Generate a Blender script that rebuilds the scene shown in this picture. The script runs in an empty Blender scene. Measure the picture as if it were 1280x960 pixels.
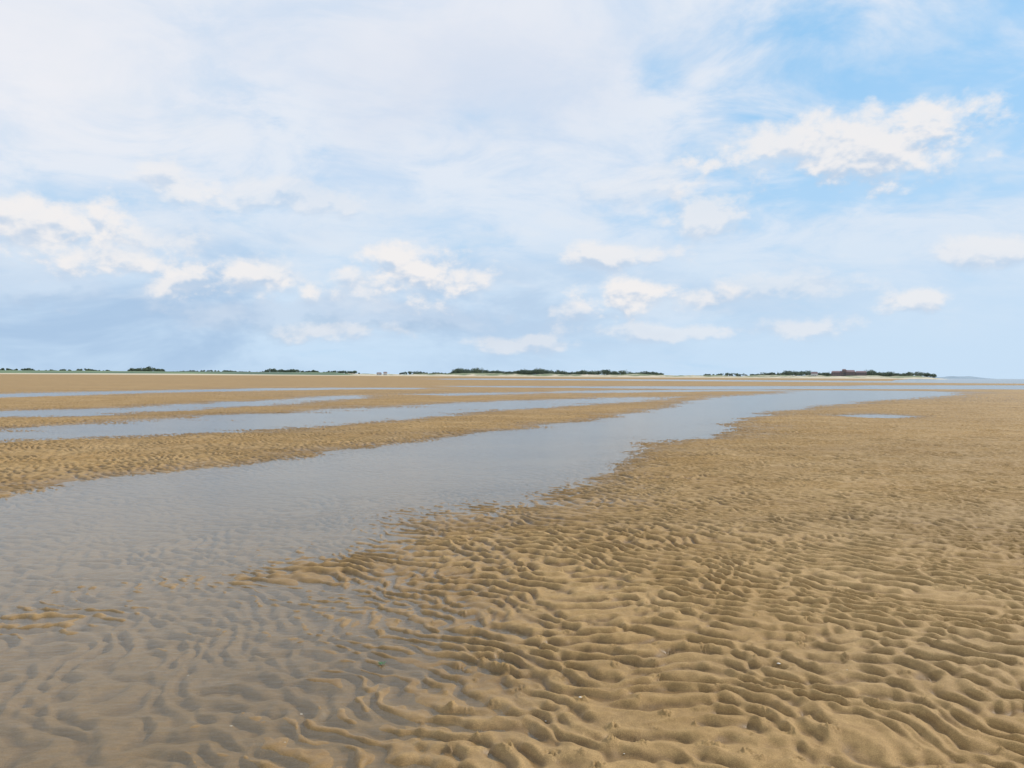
import bpy, math, random
import numpy as np
from mathutils import Matrix, Vector
random.seed(4); rng=np.random.default_rng(7)
scene=bpy.context.scene
scene.view_settings.view_transform='Standard'; scene.view_settings.look='None'; scene.view_settings.exposure=0

# ---------------- camera ----------------
H=1.6; FPX=1004.6
cam=bpy.data.cameras.new("camera"); cam.sensor_width=36; cam.lens=36*FPX/1280; cam.clip_start=0.05; cam.clip_end=30000
camo=bpy.data.objects.new("camera",cam); scene.collection.objects.link(camo); scene.camera=camo
R=Matrix.Rotation(math.radians(90-0.57),4,'X')@Matrix.Rotation(math.radians(0.32),4,'Z')
camo.matrix_world=Matrix.Translation((0,0,H))@R
R3=R.to_3x3()
def gp(x,y):            # survey: sight line -> point on the z=0 plane (world X,Y)
    d=R3@Vector(((x-640)/FPX,-(y-480)/FPX,-1)); t=H/max(-d.z,1e-4)
    return d.x*t,d.y*t
def azel(x,y):
    d=(R3@Vector(((x-640)/FPX,-(y-480)/FPX,-1))).normalized()
    return math.atan2(d.x,d.y),math.asin(d.z)

# ---------------- noise ----------------
T=rng.random((256,256)).astype(np.float32)
def vn(x,y):
    xi=np.floor(x).astype(np.int64); yi=np.floor(y).astype(np.int64)
    fx=(x-xi).astype(np.float32); fy=(y-yi).astype(np.float32)
    fx=fx*fx*fx*(fx*(fx*6-15)+10); fy=fy*fy*fy*(fy*(fy*6-15)+10)
    a=T[xi&255,yi&255];b=T[(xi+1)&255,yi&255];c=T[xi&255,(yi+1)&255];d=T[(xi+1)&255,(yi+1)&255]
    return ((a*(1-fx)+b*fx)*(1-fy)+(c*(1-fx)+d*fx)*fy)*2-1
def fbm(x,y,o=4):
    s=0;a=1.0;n=0
    for i in range(o):
        s=s+a*vn(x*2**i+17.3*i,y*2**i+41.7*i); n+=a; a*=0.5
    return s/n
def sstep(x,a,b):
    t=np.clip((x-a)/(b-a),0,1); return t*t*(3-2*t)

# ---------------- sand flat ----------------
thf=np.linspace(-39,39,1150)
tho_r=39+np.cumsum(np.linspace(0.3,6.2,43)); tho_r=tho_r[tho_r<180]
th=np.radians(np.concatenate([-tho_r[::-1],thf,tho_r,[ -tho_r[-1]+360 ]]))
Lr=[math.log(0.25)]
while Lr[-1]<math.log(2.6): Lr.append(Lr[-1]+0.04)
while Lr[-1]<math.log(60): Lr.append(Lr[-1]+0.0027)
while Lr[-1]<math.log(500): Lr.append(Lr[-1]+0.009)
while Lr[-1]<math.log(12000): Lr.append(Lr[-1]+0.03)
Lr=np.array(Lr)
TH,LL=np.meshgrid(th,Lr); RR=np.exp(LL)
X=RR*np.sin(TH); Y=RR*np.cos(TH)
THf=TH.astype(np.float32); LLf=LL.astype(np.float32)

def conf(pts):
    o=[]
    for x,y in pts:
        wx,wy=gp(x,y); o.append((math.atan2(wx,wy),math.log(math.hypot(wx,wy))))
    return o
def sd(poly):
    n=len(poly); d=np.full(THf.shape,1e9,np.float32); ins=np.zeros(THf.shape,bool)
    for i in range(n):
        ax,ay=poly[i];bx,by=poly[(i+1)%n]; ex=bx-ax;ey=by-ay
        px=THf-ax;py=LLf-ay
        t=np.clip((px*ex+py*ey)/(ex*ex+ey*ey+1e-12),0,1)
        d=np.minimum(d,(px-ex*t)**2+(py-ey*t)**2)
        if abs(ey)>1e-9:
            c=((ay>LLf)!=(by>LLf))&(THf<(bx-ax)*(LLf-ay)/(by-ay)+ax); ins^=c
    d=np.sqrt(d); return np.where(ins,d,-d)
main=conf([(-700,705),(-300,655),(0,618),(90,601),(180,591),(300,579),(400,566),(520,552),(560,543),(640,536),(760,521),(812,512),(850,501),(960,492),(1040,488),(1180,489),
 (1207,493),(1100,501),(1000,512),(930,524),(922,540),(832,558),(790,575),(760,592),(722,607),(700,628),(640,640),(560,645),(500,648),(490,680),(510,712),(500,760),(525,810),(500,870),(440,920),(410,990),(330,1300),(-900,1500)])
ch2=conf([(-500,560),(0,537),(120,527),(250,519),(380,514),(520,505),(640,500),(850,496),(842,500),(760,506),(600,517),(480,527),(380,537),(260,544),(150,547),(0,553),(-500,592)])
ch3=conf([(-400,526),(0,514),(130,510),(300,501),(450,494),(462,498),(350,507),(250,513),(120,520),(0,523),(-400,541)])
ch4=conf([(860,483),(1000,482.5),(1280,481.5),(1800,484),(1800,494),(1280,486.5),(1000,486.5),(900,487),(560,484),(560,482.5)])
ch5=conf([(0,492),(200,487.5),(420,485),(520,485),(520,486.5),(420,487),(200,491),(0,497),(-400,507),(-400,502)])
ch6=conf([(1058,519),(1090,516.5),(1132,519.5),(1120,523.5),(1085,522.5)])
ch7=conf([(520,493),(700,489),(860,487.5),(1000,487.8),(860,490),(700,491.5),(560,494.5)])
Sm=sd(main); S=Sm
for c in (ch2,ch3,ch4,ch5,ch6,ch7): S=np.maximum(S,sd(c))
side=(S>Sm)
S=S+fbm(THf*9,LLf*9,5)*0.022+fbm(THf*45,LLf*45,3)*0.009*sstep(RR,6,25)
S=S*RR
near=1-sstep(RR,9,14)
B=0.050+0.012*fbm(X/6,Y/6,3)
D=0.062-0.026*near
D=np.where(side&(S>0),0.036,D)
w1=0.5+0.03*RR+1.2*near; w2=0.45+0.030*RR+0.8*near
base=np.where(S>0,-D*(1-np.exp(-np.abs(S)/w1)),B*(1-np.exp(-np.abs(S)/w2)))
def shoal(px,py,sx,sy,a,ang=0):
    global base
    wx,wy=gp(px,py); dx=X-wx;dy=Y-wy; ca,sa=math.cos(ang),math.sin(ang)
    u=(dx*ca+dy*sa)/sx; v=(-dx*sa+dy*ca)/sy
    base=base+a*np.exp(-(u*u+v*v))
shoal(290,725,1.4,0.35,0.021,0.25); shoal(50,775,0.6,0.4,0.024,0.2); shoal(10,880,0.3,0.3,0.014)
shoal(420,705,0.6,0.4,0.011)
shoal(200,650,2.0,1.2,-0.015)
shoal(230,880,1.2,0.7,-0.010)
shoal(600,770,0.35,1.2,-0.008)
shoal(790,550,1.2,2.0,0.03); shoal(1095,520,2.2,1.6,-0.03)
far=sstep(RR,45,120)
base=base+far*(0.030*fbm(X/70,Y/16,4)+0.006)
mid=sstep(RR,8,25)
base=base+mid*0.019*fbm(X/3.2,Y/1.3,4)
def ripple(k0,ang,sp,n,seed,x,y,ks=.15):
    r=np.random.default_rng(seed); re=np.zeros(x.shape,np.float32); im=np.zeros(x.shape,np.float32)
    for i in range(n):
        k=k0*(1+r.normal()*ks); a=ang+r.normal()*sp; ph=r.random()*6.283
        p=(k*(math.cos(a)*x+math.sin(a)*y)+ph).astype(np.float32)
        re+=np.cos(p); im+=np.sin(p)
    A=np.sqrt(re*re+im*im)/math.sqrt(n); return np.arctan2(im,re),A
wx=X+0.34*fbm(X/1.2+5,Y/1.2,3)+0.095*fbm(X/0.28,Y/0.28,3)
wy=Y+0.34*fbm(X/1.2+95,Y/1.2+31,3)+0.095*fbm(X/0.28+9,Y/0.28+3,3)
ph,A=ripple(2*math.pi/0.160,math.radians(57),0.36,32,11,wx,wy,.19)
prof=np.sin(ph)+0.30*np.sin(2*ph+0.3)
prof=np.where(prof>0,prof*0.85,prof*1.1)
amp=np.clip(A*1.35,0.2,1.15)
fade=1-sstep(RR,70,120)
pat=0.90+0.55*fbm(X/0.8,Y/0.8+50,3)
rip=0.0150*prof*amp*fade*pat*(1+0.7*sstep(RR,8,30))
ph2,A2=ripple(2*math.pi/0.10,math.radians(-5),0.7,18,9,wx,wy)
rip+=0.0042*np.sin(ph2)*np.clip(A2,0,1.3)*(1-sstep(RR,12,25))
deep=sstep(-base,0.018,0.050)
rip*=(1-0.74*deep)
Z=base+rip+(0.0026*fbm(X/0.05,Y/0.05,3)+0.009*fbm(X/0.33,Y/0.33,3))*(1-sstep(RR,14,30))*(1-.5*deep)
for i in range(420):
    r_=2.7+abs(rng.normal())*5; t_=math.radians(rng.uniform(-10,38)); cx,cy=r_*math.sin(t_),r_*math.cos(t_)
    s_=rng.uniform(0.012,0.038); a_=rng.choice([0.014,-0.013,0.010])
    i0,i1=np.searchsorted(Lr,math.log(max(r_-s_*4,0.3))),np.searchsorted(Lr,math.log(r_+s_*4))
    j0,j1=np.searchsorted(th,t_-4*s_/r_),np.searchsorted(th,t_+4*s_/r_)
    xx=X[i0:i1,j0:j1]-cx;yy=Y[i0:i1,j0:j1]-cy
    Z[i0:i1,j0:j1]+=a_*np.exp(-(xx*xx+yy*yy)/(s_*s_))*(1+1.0*vn(xx/0.010+i,yy/0.010))
deg=np.degrees(TH)
rise=sstep(RR,650,1500)*1.6*sstep(deg,-45,-20)*(1-sstep(deg,24,28))
rise+=sstep(RR,500,1300)*0.9*(1-sstep(deg,-25,-12))
Z=Z+rise
sea=sstep(deg,25,28.5)*sstep(RR,420,560)
Z=Z*(1-sea)-1.5*sea
lag=sstep(deg,-10,2)*(1-sstep(deg,40,50))*sstep(RR,300,340)*(1-sstep(RR,440,520))
Z=Z-0.12*lag

nr,nc=X.shape
co=np.stack([X,Y,Z],-1).reshape(-1,3).astype(np.float32)
idx=np.arange(nr*nc).reshape(nr,nc)
q=np.stack([idx[:-1,:-1],idx[:-1,1:],idx[1:,1:],idx[1:,:-1]],-1).reshape(-1,4)[:, ::-1]
def mkmesh(name,co,q,smooth=True):
    me=bpy.data.meshes.new(name); me.vertices.add(len(co)); me.vertices.foreach_set("co",np.asarray(co,np.float32).ravel())
    k=q.shape[1]
    me.loops.add(q.size); me.loops.foreach_set("vertex_index",q.ravel().astype(np.int32))
    me.polygons.add(len(q)); me.polygons.foreach_set("loop_start",(np.arange(len(q))*k).astype(np.int32))
    me.update(calc_edges=True)
    me.polygons.foreach_set("use_smooth",np.full(len(me.polygons),smooth))
    o=bpy.data.objects.new(name,me); scene.collection.objects.link(o); return o
ground=mkmesh("sand_flat_ground",co,q)
at=ground.data.attributes.new("trough_shade","FLOAT","POINT")     # painted shade: mask that darkens the sand colour in ripple troughs
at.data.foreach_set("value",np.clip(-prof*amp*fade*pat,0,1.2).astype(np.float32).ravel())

# ---------------- node helper ----------------
class N:
    def __init__(s,nt): s.nt=nt
    def new(s,t,**k):
        n=s.nt.nodes.new(t)
        for a,b in k.items(): setattr(n,a,b)
        return n
    def put(s,sock,v):
        if isinstance(v,bpy.types.NodeSocket): s.nt.links.new(v,sock)
        elif v is not None:
            if isinstance(v,(tuple,list)) and len(v)==3 and sock.type=='RGBA': v=(*v,1)
            sock.default_value=v
    def m(s,op,a,b=None,c=None,clamp=False):
        n=s.new('ShaderNodeMath',operation=op,use_clamp=clamp); s.put(n.inputs[0],a)
        if b is not None: s.put(n.inputs[1],b)
        if c is not None: s.put(n.inputs[2],c)
        return n.outputs[0]
    def v(s,op,a,b=None,c=None):
        n=s.new('ShaderNodeVectorMath',operation=op); s.put(n.inputs[0],a)
        if b is not None: s.put(n.inputs[1],b)
        if c is not None: s.put(n.inputs[2],c)
        return n.outputs['Value'] if op in('LENGTH','DOT_PRODUCT') else n.outputs[0]
    def mr(s,x,a,b,c=0.,d=1.,kind='SMOOTHSTEP'):
        n=s.new('ShaderNodeMapRange',interpolation_type=kind); s.put(n.inputs[0],x)
        for i,w in enumerate((a,b,c,d)): s.put(n.inputs[i+1],w)
        return n.outputs[0]
    def mix(s,f,a,b,mode='MIX'):
        n=s.new('ShaderNodeMix',data_type='RGBA',blend_type=mode); s.put(n.inputs[0],f); s.put(n.inputs[6],a); s.put(n.inputs[7],b)
        return n.outputs[2]
    def noise(s,vec,scale,detail=4,rough=.5,dist=0):
        n=s.new('ShaderNodeTexNoise'); s.put(n.inputs['Vector'],vec); n.inputs['Scale'].default_value=scale
        n.inputs['Detail'].default_value=detail; n.inputs['Roughness'].default_value=rough; n.inputs['Distortion'].default_value=dist
        return n.outputs[0]
    def comb(s,x,y,z):
        n=s.new('ShaderNodeCombineXYZ')
        for i,w in enumerate((x,y,z)): s.put(n.inputs[i],w)
        return n.outputs[0]
def mat(name):
    m=bpy.data.materials.new(name); m.use_nodes=True; nt=m.node_tree; nt.nodes.clear()
    n=N(nt); out=n.new('ShaderNodeOutputMaterial'); return m,n,out
def bsdf(n,out,col,rough,bump=None,bs=0.5,bd=0.01,spec=0.5):
    b=n.new('ShaderNodeBsdfPrincipled'); n.put(b.inputs['Base Color'],col); n.put(b.inputs['Roughness'],rough); n.put(b.inputs['Specular IOR Level'],spec)
    if bump is not None:
        bm=n.new('ShaderNodeBump'); bm.inputs['Strength'].default_value=bs; bm.inputs['Distance'].default_value=bd
        n.put(bm.inputs['Height'],bump); n.put(b.inputs['Normal'],bm.outputs[0])
    n.nt.links.new(b.outputs[0],out.inputs[0]); return b

# sand
ms,n,out=mat("wet_sand")
g=n.new('ShaderNodeNewGeometry'); P=g.outputs['Position']
sx=n.new('ShaderNodeSeparateXYZ'); n.put(sx.inputs[0],P); z=sx.outputs[2]
n1=n.noise(P,0.5,4,.6); n2=n.noise(P,14,4,.65); n3=n.noise(P,260,2,.7)
c=n.mix(n.mr(n1,.35,.65),(0.455,0.280,0.107),(0.52,0.333,0.140))
c=n.mix(n.mr(n2,.3,.75),n.mix(1.0,c,(0.80,0.78,0.76),'MULTIPLY'),c)
c=n.mix(n.mr(n3,.35,.75),n.mix(1.0,c,(0.66,0.66,0.66),'MULTIPLY'),n.mix(1.0,c,(1.20,1.20,1.20),'MULTIPLY'))
sa=n.new('ShaderNodeAttribute'); sa.attribute_name="trough_shade"
c=n.mix(n.mr(sa.outputs['Fac'],.1,1.0,0,.8),c,n.mix(1.0,c,(0.66,0.64,0.63),'MULTIPLY'))  # shade painted into the trough colour for stronger ripple contrast
wet=n.mr(n.m('ADD',z,n.m('MULTIPLY',n.m('SUBTRACT',n2,0.5),0.012)),0.0,0.045)
c=n.mix(wet,n.mix(1.0,c,(0.76,0.74,0.72),'MULTIPLY'),c)
fl=n.noise(n.v('MULTIPLY',P,(0.05,0.25,1)),1.0,5,.65)
c=n.mix(n.mr(fl,.35,.6),n.mix(1.0,c,(0.84,0.85,0.88),'MULTIPLY'),c)
pale=n.mr(z,0.35,1.3)
c=n.mix(pale,c,(0.62,0.52,0.37))
ro=n.mr(wet,0,1,.42,.8)
h=n.m('ADD',n.m('MULTIPLY',n3,.25),n.m('MULTIPLY',n2,.6))
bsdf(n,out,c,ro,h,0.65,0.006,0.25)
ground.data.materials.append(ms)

# water: thin clear sheet, Schlick reflection (same from both sides), a little silt
mw,n,out=mat("shallow_water")
g=n.new('ShaderNodeNewGeometry'); P=g.outputs['Position']
wv=n.noise(n.v('MULTIPLY',P,(3.0,7.0,1)),1.0,3,.6)
wv2=n.noise(n.v('MULTIPLY',P,(14,24,1)),1.0,2,.55)
hh=n.m('ADD',wv,n.m('MULTIPLY',wv2,.5))
bm=n.new('ShaderNodeBump'); bm.inputs['Strength'].default_value=0.4; bm.inputs['Distance'].default_value=0.012; n.put(bm.inputs['Height'],hh)
cs=n.m('ABSOLUTE',n.v('DOT_PRODUCT',bm.outputs[0],g.outputs['Incoming']))
fr=n.m('ADD',0.02,n.m('MULTIPLY',0.86,n.m('POWER',n.m('SUBTRACT',1.0,cs,clamp=True),5.3)))
gl=n.new('ShaderNodeBsdfGlossy'); gl.inputs['Roughness'].default_value=0.12; gl.inputs['Color'].default_value=(.79,.80,.80,1); n.put(gl.inputs['Normal'],bm.outputs[0])
tr=n.new('ShaderNodeBsdfTransparent'); tr.inputs[0].default_value=(0.91,0.90,0.86,1)
df=n.new('ShaderNodeBsdfDiffuse'); df.inputs[0].default_value=(0.29,0.235,0.15,1)
m1=n.new('ShaderNodeMixShader'); m1.inputs[0].default_value=0.20
n.nt.links.new(tr.outputs[0],m1.inputs[1]); n.nt.links.new(df.outputs[0],m1.inputs[2])
m2=n.new('ShaderNodeMixShader'); n.put(m2.inputs[0],fr)
n.nt.links.new(m1.outputs[0],m2.inputs[1]); n.nt.links.new(gl.outputs[0],m2.inputs[2]); n.nt.links.new(m2.outputs[0],out.inputs[0])
k=96; ringr=[0.0,30,300,12000]
vc=[(0,0,0)]
me=bpy.data.meshes.new("tidal_water")
for r_ in ringr[1:]:
    for i in range(k): a=2*math.pi*i/k; vc.append((r_*math.cos(a),r_*math.sin(a),0))
fc=[(0,1+i,1+(i+1)%k) for i in range(k)]
for j in range(2):
    for i in range(k):
        a=1+j*k+i;b=1+j*k+(i+1)%k; fc.append((a,a+k,b+k,b))
me.from_pydata(vc,[],fc); me.materials.append(mw)
wo=bpy.data.objects.new("tidal_water",me); scene.collection.objects.link(wo)

# ---------------- dunes and far land ----------------
def tx(x): return math.atan((x-640)/FPX)
def strip(name,x0,x1,r0,depth,hf,m,nx=500,ny=14):
    ts=np.linspace(tx(x0),tx(x1),nx); ds=np.linspace(0,1,ny)
    Tm,Dm=np.meshgrid(ts,ds); Rm=r0+depth*Dm; xx=Rm*np.sin(Tm);yy=Rm*np.cos(Tm)
    xp=np.tan(Tm)*FPX+640
    e=np.clip(np.minimum((xp-x0),(x1-xp))/40,0,1)
    zz=-0.5+(hf(xp,xx,yy)+0.5)*np.sin(np.pi*np.clip(Dm*0.9+0.02,0,1))**0.7*e
    c_=np.stack([xx,yy,zz],-1).reshape(-1,3); ix=np.arange(nx*ny).reshape(ny,nx)
    q_=np.stack([ix[:-1,:-1],ix[:-1,1:],ix[1:,1:],ix[1:,:-1]],-1).reshape(-1,4)
    o=mkmesh(name,c_,q_); o.data.materials.append(m); return o
md,n,out=mat("dune_sand_and_marram")
g=n.new('ShaderNodeNewGeometry'); P=g.outputs['Position']; sx=n.new('ShaderNodeSeparateXYZ'); n.put(sx.inputs[0],P)
nn=n.noise(n.v('MULTIPLY',P,(0.03,0.03,0.15)),1.0,6,.7)
f=n.mr(n.m('ADD',nn,n.m('MULTIPLY',sx.outputs[2],0.03)),.52,.68)
c=n.mix(f,(0.60,0.51,0.37),(0.17,0.20,0.10)); bsdf(n,out,c,.9)
mg,n,out=mat("salt_marsh_grass")
g=n.new('ShaderNodeNewGeometry'); P=g.outputs['Position']
nn=n.noise(n.v('MULTIPLY',P,(0.01,0.01,0.3)),1.0,5,.6)
bsdf(n,out,n.mix(n.mr(nn,.35,.65),(0.09,0.14,0.09),(0.18,0.24,0.12)),.9)
strip("dunes",380,1190,1480,160,lambda xp,x,y:4.2+2.8*fbm(x/35,y/60,4)+1.6*sstep(xp,540,600)*(1-sstep(xp,820,850))+1.2*sstep(xp,930,960),md,900)
strip("sea_dike_grassland",-900,460,1400,120,lambda xp,x,y:6.2+0.5*fbm(x/90,y/90,3),mg,400)
mh,n,out=mat("distant_headland"); bsdf(n,out,(0.25,0.33,0.40),.9)  # blue-grey base colour has the aerial haze painted in
strip("distant_headland",1130,1250,4200,300,lambda xp,x,y:9+7*fbm(x/60,y/200,3),mh,160)

# ---------------- tree lines ----------------
mf,n,out=mat("pine_foliage")
g=n.new('ShaderNodeNewGeometry')
rp=n.noise(g.outputs['Position'],0.12,3,.6)
bsdf(n,out,n.mix(n.mr(rp,.35,.65),(0.06,0.09,0.065),(0.115,0.15,0.09)),.9)  # greens muted towards blue, standing in for aerial haze
mb,n,out=mat("bark"); bsdf(n,out,(0.10,0.08,0.06),.9)
def trees(name,specs):
    V=[];F=[];MI=[]
    for (x0,x1,num,hmin,hmax,zb,r0,dep) in specs:
        for i in range(num):
            xp=random.uniform(x0,x1); t=tx(xp); r=r0+random.uniform(0,dep)
            bx,by=r*math.sin(t),r*math.cos(t)
            e=min(1,(min(xp-x0,x1-xp))/ (0.12*(x1-x0)) +0.35)
            hgt=random.uniform(hmin,hmax)*e*(0.85+0.2*math.sin(xp/13.)+0.12*math.sin(xp/4.1))
            b0=len(V)
            for (zz,rr) in ((zb-2,0.3),(zb+hgt*0.8,0.1)):
                for k_ in range(5):
                    a=k_*1.2566; V.append((bx+rr*math.cos(a),by+rr*math.sin(a),zz))
            for k_ in range(5): F.append((b0+k_,b0+(k_+1)%5,b0+5+(k_+1)%5,b0+5+k_)); MI.append(1)
            w=hgt*random.uniform(.5,.75)
            lobes=[(random.gauss(0,w*.4),random.gauss(0,w*.4),zb+hgt*random.uniform(.25,.85),w*random.uniform(.35,.6)) for _ in range(5)]
            for k_ in range(80):
                L=random.choice(lobes); u=Vector((random.gauss(0,1),random.gauss(0,1),random.gauss(0,1))).normalized()*L[3]*random.uniform(.6,1)
                c_=Vector((bx+L[0]+u.x,by+L[1]+u.y,L[2]+u.z*.7)); s_=random.uniform(.45,1.1)
                a_=Vector((random.gauss(0,1),random.gauss(0,1),random.gauss(0,1))).normalized()*s_
                b_=a_.orthogonal().normalized()*s_*random.uniform(.5,1)
                j=len(V); V+= [tuple(c_+a_),tuple(c_+b_),tuple(c_-a_),tuple(c_-b_)]; F.append((j,j+1,j+2,j+3)); MI.append(0)
    me=bpy.data.meshes.new(name); me.from_pydata(V,[],F); me.materials.append(mf); me.materials.append(mb)
    me.polygons.foreach_set("material_index",MI)
    o=bpy.data.objects.new(name,me); scene.collection.objects.link(o)
trees("tree_line",[(560,700,250,9,13,3.5,1560,60),(690,828,220,8,12,3.5,1560,60),(640,740,60,9,13,3.5,1560,60),
 (878,935,35,5,7,3,1560,60),(938,1170,360,8,12,3.5,1580,60),(1080,1140,60,9,13,3.5,1600,60),
 (160,206,60,6,9,4.5,1500,50),(325,400,80,6,8,4.5,1500,50),(400,450,40,4,6,4.0,1500,50),(215,325,60,4,5.5,4.2,1500,50),(-300,160,220,4.0,6,4.2,1500,60),(500,562,50,4,7,3.5,1570,50)])

# ---------------- buildings ----------------
def simple(name,col,r=.8):
    m,n,out=mat(name); g=n.new('ShaderNodeNewGeometry'); q1=n.noise(g.outputs['Position'],0.6,4,.6)
    bsdf(n,out,n.mix(q1,tuple(c*.85 for c in col),tuple(min(1,c*1.15) for c in col)),r); return m
brick=simple("brown_brick",(0.22,0.16,0.155)); roofm=simple("roof_tiles",(0.22,0.145,0.15)); glass=simple("window_glass",(0.06,0.08,0.10),.2); white=simple("white_render",(0.65,0.63,0.6))
def building(name,xp,r,zb,blocks,wall=brick):
    t=tx(xp); e=bpy.data.objects.new(name,None); scene.collection.objects.link(e)
    e.location=(r*math.sin(t),r*math.cos(t),zb); e.rotation_euler=(0,0,-t)
    def part(nm,V,F,m):
        me=bpy.data.meshes.new(nm); me.from_pydata(V,[],F); me.materials.append(m)
        o=bpy.data.objects.new(nm,me); scene.collection.objects.link(o); o.parent=e
    for bi,(cx,w,d,h,rh) in enumerate(blocks):
        x0,x1=cx-w/2,cx+w/2
        V=[(x0,0,-4),(x1,0,-4),(x1,d,-4),(x0,d,-4),(x0,0,h),(x1,0,h),(x1,d,h),(x0,d,h)]
        part("walls",V,[(0,1,5,4),(1,2,6,5),(2,3,7,6),(3,0,4,7),(4,5,6,7)],wall)
        a=.5
        V=[(x0-a,-a,h+.01),(x1+a,-a,h+.01),(x1+a,d+a,h+.01),(x0-a,d+a,h+.01),(x0+1,d/2,h+rh),(x1-1,d/2,h+rh)]
        part("roof",V,[(0,1,5,4),(1,2,5),(2,3,4,5),(3,0,4),(3,2,1,0)],roofm)
        V=[];F=[]
        fl=0.9
        while fl+1.4<h:
            xx=x0+1.2
            while xx+1.4<x1:
                j=len(V); V+=[(xx,-.05,fl),(xx+1.4,-.05,fl),(xx+1.4,-.05,fl+1.4),(xx,-.05,fl+1.4)]; F.append((j,j+1,j+2,j+3)); xx+=2.9
            fl+=3
        if F: part("windows",V,F,glass)
building("brick_hotel",1061,1560,5.0,[(-20,18,12,6.5,2.6),(0,20,14,7.5,3.2),(20,18,12,6.5,2.6),(-8,7,8,10.5,2)])
building("beach_pavilion",478,1470,2.0,[(-6,9,7,3.2,1.6),(5,7,6,4.2,1.8)],white)
building("white_house",1018,1560,4,[(0,12,9,5,3)],white)

# ---------------- small things ----------------
def zat(x,y):
    t=math.atan2(x,y); l=math.log(math.hypot(x,y)); return float(Z[min(np.searchsorted(Lr,l),nr-1),min(np.searchsorted(th,t),nc-1)])
shellm=simple("shell",(0.70,0.62,0.50),.5)
V=[];F=[]
def shell(x,y,s):
    z=zat(x,y)+0.001; ro=random.uniform(0,6.28); b=len(V); V.append((x,y,z+s*.35))
    for ring,(rf,hf) in enumerate(((.55,.3),(1,.02))):
        for k_ in range(9):
            a=ro+k_*math.pi*2/9; rr=s*rf*(1+.25*math.cos(a-ro)); V.append((x+rr*math.cos(a),y+rr*.8*math.sin(a),z+s*hf))
    for k_ in range(9):
        F.append((b,b+1+k_,b+1+(k_+1)%9)); F.append((b+1+k_,b+10+k_,b+10+(k_+1)%9,b+1+(k_+1)%9))
for (px,py,s) in ((973,840,.011),(376,884,.009),(725,883,.008),(289,905,.008),(236,836,.008),(1185,640,.012)):
    a,b=gp(px,py); shell(a,b,s)
for i in range(24):
    r_=random.uniform(3,9); t_=math.radians(random.uniform(-20,34)); shell(r_*math.sin(t_),r_*math.cos(t_),random.uniform(.002,.005))
me=bpy.data.meshes.new("shells"); me.from_pydata(V,[],F); me.materials.append(shellm); o=bpy.data.objects.new("shells",me); scene.collection.objects.link(o)
mz,n,out=mat("green_seaweed"); bsdf(n,out,(0.04,0.12,0.02),.3)
V=[];F=[]; sxp,syp=gp(477,831); zz=max(zat(sxp,syp),0)+.006
for i in range(16):
    a=random.uniform(0,6.28); p=Vector((sxp,syp,zz)); w=.005; b=len(V); L_=random.randint(4,7)
    for k_ in range(L_):
        q_=Vector((-math.sin(a),math.cos(a),0))*w*(1-k_/L_); V+=[tuple(p+q_),tuple(p-q_)]
        a+=random.uniform(-.6,.6); p=p+Vector((math.cos(a)*.007,math.sin(a)*.007,random.uniform(-.001,.003)))
        if k_: j=b+2*k_; F.append((j-2,j-1,j+1,j))
me=bpy.data.meshes.new("seaweed"); me.from_pydata(V,[],F); me.materials.append(mz); o=bpy.data.objects.new("seaweed",me); scene.collection.objects.link(o)

# ---------------- light ----------------
SUN_EL=35; SUN_AZ=62
e=math.radians(SUN_EL); a=math.radians(SUN_AZ)
sd_=Vector((math.sin(a)*math.cos(e),math.cos(a)*math.cos(e),math.sin(e)))
sun=bpy.data.lights.new("sun",'SUN'); sun.energy=3.0; sun.angle=math.radians(2.0); sun.color=(1,.96,.89)
so=bpy.data.objects.new("sun",sun); scene.collection.objects.link(so); so.rotation_euler=sd_.to_track_quat('Z','Y').to_euler()

# ---------------- sky ----------------
w=bpy.data.worlds.new("World"); scene.world=w; w.use_nodes=True; nt=w.node_tree; nt.nodes.clear(); n=N(nt)
out=n.new('ShaderNodeOutputWorld'); bg=n.new('ShaderNodeBackground'); bg.inputs[1].default_value=0.1; nt.links.new(bg.outputs[0],out.inputs[0])
sky=n.new('ShaderNodeTexSky',sky_type='NISHITA',sun_disc=False); sky.sun_elevation=e; sky.sun_rotation=a; sky.air_density=1.0; sky.dust_density=0.6; sky.ozone_density=1.5
tc=n.new('ShaderNodeTexCoord'); Dv=tc.outputs['Generated']; sp=n.new('ShaderNodeSeparateXYZ'); n.put(sp.inputs[0],Dv)
dx,dy,dz=sp.outputs; dzc=n.m('MAXIMUM',dz,0.0)
az=n.m('ARCTAN2',dx,dy); el=n.m('ARCSINE',dz)
AE=n.comb(az,el,0)
den=n.m('ADD',dzc,0.22)
PL=n.comb(n.m('DIVIDE',dx,den),n.m('DIVIDE',dy,den),0)
def K(r,g,b): return (r*10,g*10,b*10)
def local(px,py,wx_,hy_):
    a0,e0=azel(px,py); sx_,sy_=FPX/wx_,FPX/hy_
    return n.v('MULTIPLY_ADD',AE,(sx_,sy_,0),(-a0*sx_,-e0*sy_,0))
def gauss(*p): return n.v('LENGTH',local(*p))
col=n.mix(0.75,sky.outputs[0],K(.27,.63,1.0))
col=n.mix(n.mr(dzc,0.0,0.40,0.85,0.0),col,K(.54,.72,.91))
cA=n.noise(PL,0.9,5,.58,.4); cB=n.noise(n.v('MULTIPLY',PL,(1.5,1.7,1)),1.9,6,.62,.5)
veil=n.m('ADD',n.m('MULTIPLY',cA,.5),n.m('MULTIPLY',cB,.5))
hole=n.m('MULTIPLY',n.mr(gauss(1170,110,300,175),0.0,1.3,1,0),0.18)
hole=n.m('ADD',hole,n.m('MULTIPLY',n.mr(gauss(815,90,50,40),0,1.1,1,0),0.09))
hole=n.m('ADD',hole,n.m('MULTIPLY',n.mr(gauss(1060,238,180,32),0,1.1,1,0),0.14))
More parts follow.
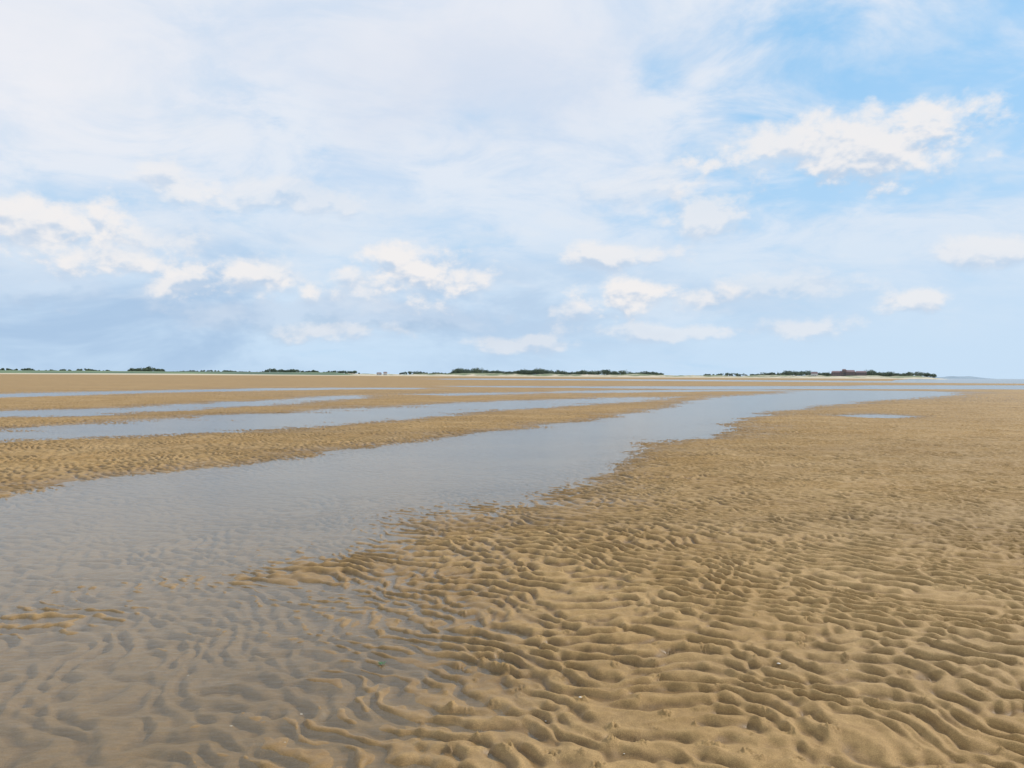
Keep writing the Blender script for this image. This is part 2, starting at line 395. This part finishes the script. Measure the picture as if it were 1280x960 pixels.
hole=n.m('ADD',hole,n.m('MULTIPLY',n.mr(gauss(130,220,260,80),0,1.2,1,0),0.05))
va=n.mr(n.m('SUBTRACT',veil,hole),0.29,0.49,0.10,0.94)
vcol=n.mix(n.mr(cB,.36,.62),K(.60,.73,.90),K(.79,.84,.92))
vcol=n.mix(n.mr(dzc,.02,.28),K(.59,.75,.92),vcol)
col=n.mix(va,col,vcol)
col=n.mix(n.mr(gauss(40,60,260,150),0,1.3,.85,0),col,K(.87,.87,.91))
col=n.mix(n.mr(gauss(560,50,320,110),0,1.3,.65,0),col,K(.83,.84,.90))
col=n.mix(n.m('MULTIPLY',n.mr(cA,.42,.60),n.mr(gauss(500,110,420,90),0,1.3,.6,0)),col,K(.65,.72,.85))
# grey-blue stratus lower left
N3=n.v('MULTIPLY',Dv,(1,1,1.5))
sA=n.noise(n.v('MULTIPLY',Dv,(1,1,2.6)),4.5,5,.6,.3)
low=n.mr(gauss(150,400,640,125),.2,1.2,.9,0)
col=n.mix(n.m('MULTIPLY',n.mr(sA,.34,.60),low),col,K(.40,.56,.77))
col=n.mix(n.m('MULTIPLY',n.mr(sA,.42,.62),n.mr(gauss(720,385,420,75),.1,1.2,.6,0)),col,K(.48,.62,.80))
col=n.mix(n.m('MULTIPLY',n.mr(sA,.56,.44),n.mr(gauss(640,330,900,110),.1,1.2,.25,0)),col,K(.74,.82,.91))
# cumulus puffs
f1=n.noise(N3,17,5,.58,.1); f0=n.noise(n.v('ADD',N3,(0,0,.020)),17,3,.6,.1)
rel4=n.m('MULTIPLY',n.m('SUBTRACT',f1,f0),4.5)
fe8=n.m('MULTIPLY_ADD',f1,2.3,.85-1.15)
def puff(px,py,wx_,hy_,op,top=(.89,.87,.87),bot=(.54,.65,.80)):
    global col
    d=local(px,py,wx_,hy_)
    s_=n.new('ShaderNodeSeparateXYZ'); n.put(s_.inputs[0],d)
    al=n.mr(n.m('SUBTRACT',fe8,n.v('LENGTH',d)),0.0,.55,0,op)
    sh=n.mr(n.m('ADD',s_.outputs[1],rel4),-.8,.15)
    col=n.mix(al,col,n.mix(sh,K(*bot),K(*top)))
for p in [(420,395,330,36,.45,(.58,.68,.82),(.42,.55,.72)),(60,350,200,40,.4,(.6,.7,.84),(.44,.57,.75)),
          (55,292,140,50,1.0),(135,322,115,34,.7),(215,228,80,34,.6),(345,245,130,34,.45),(200,302,65,28,.6),(170,333,80,26,.8),(240,358,85,24,.85),(335,348,85,34,.95),
          (530,345,115,48,1.0),(450,352,60,28,.7),(440,418,90,20,.5),(765,322,110,30,.8),(880,262,75,46,.7),(800,235,110,36,.3),(790,370,95,38,1.0),(720,388,50,20,.6),(865,378,70,26,.8),(660,430,120,16,.5),(820,415,150,18,.5),
          (1085,190,210,60,.95),(1230,312,70,24,.65),(1148,374,52,20,.75),(1000,355,120,24,.4),(980,410,90,20,.55)]: puff(*p)
gc=n.noise(n.v('MULTIPLY',Dv,(1,1,2)),8,4,.6,.2)
band=n.m('MULTIPLY',n.mr(dzc,.03,.10),n.mr(dzc,.2,.5,1,0))
col=n.mix(n.m('MULTIPLY',n.mr(gc,.50,.68,0,.35),band),col,K(.79,.83,.89))
nt.links.new(col,bg.inputs[0])
w.cycles.sampling_method='MANUAL'; w.cycles.sample_map_resolution=256
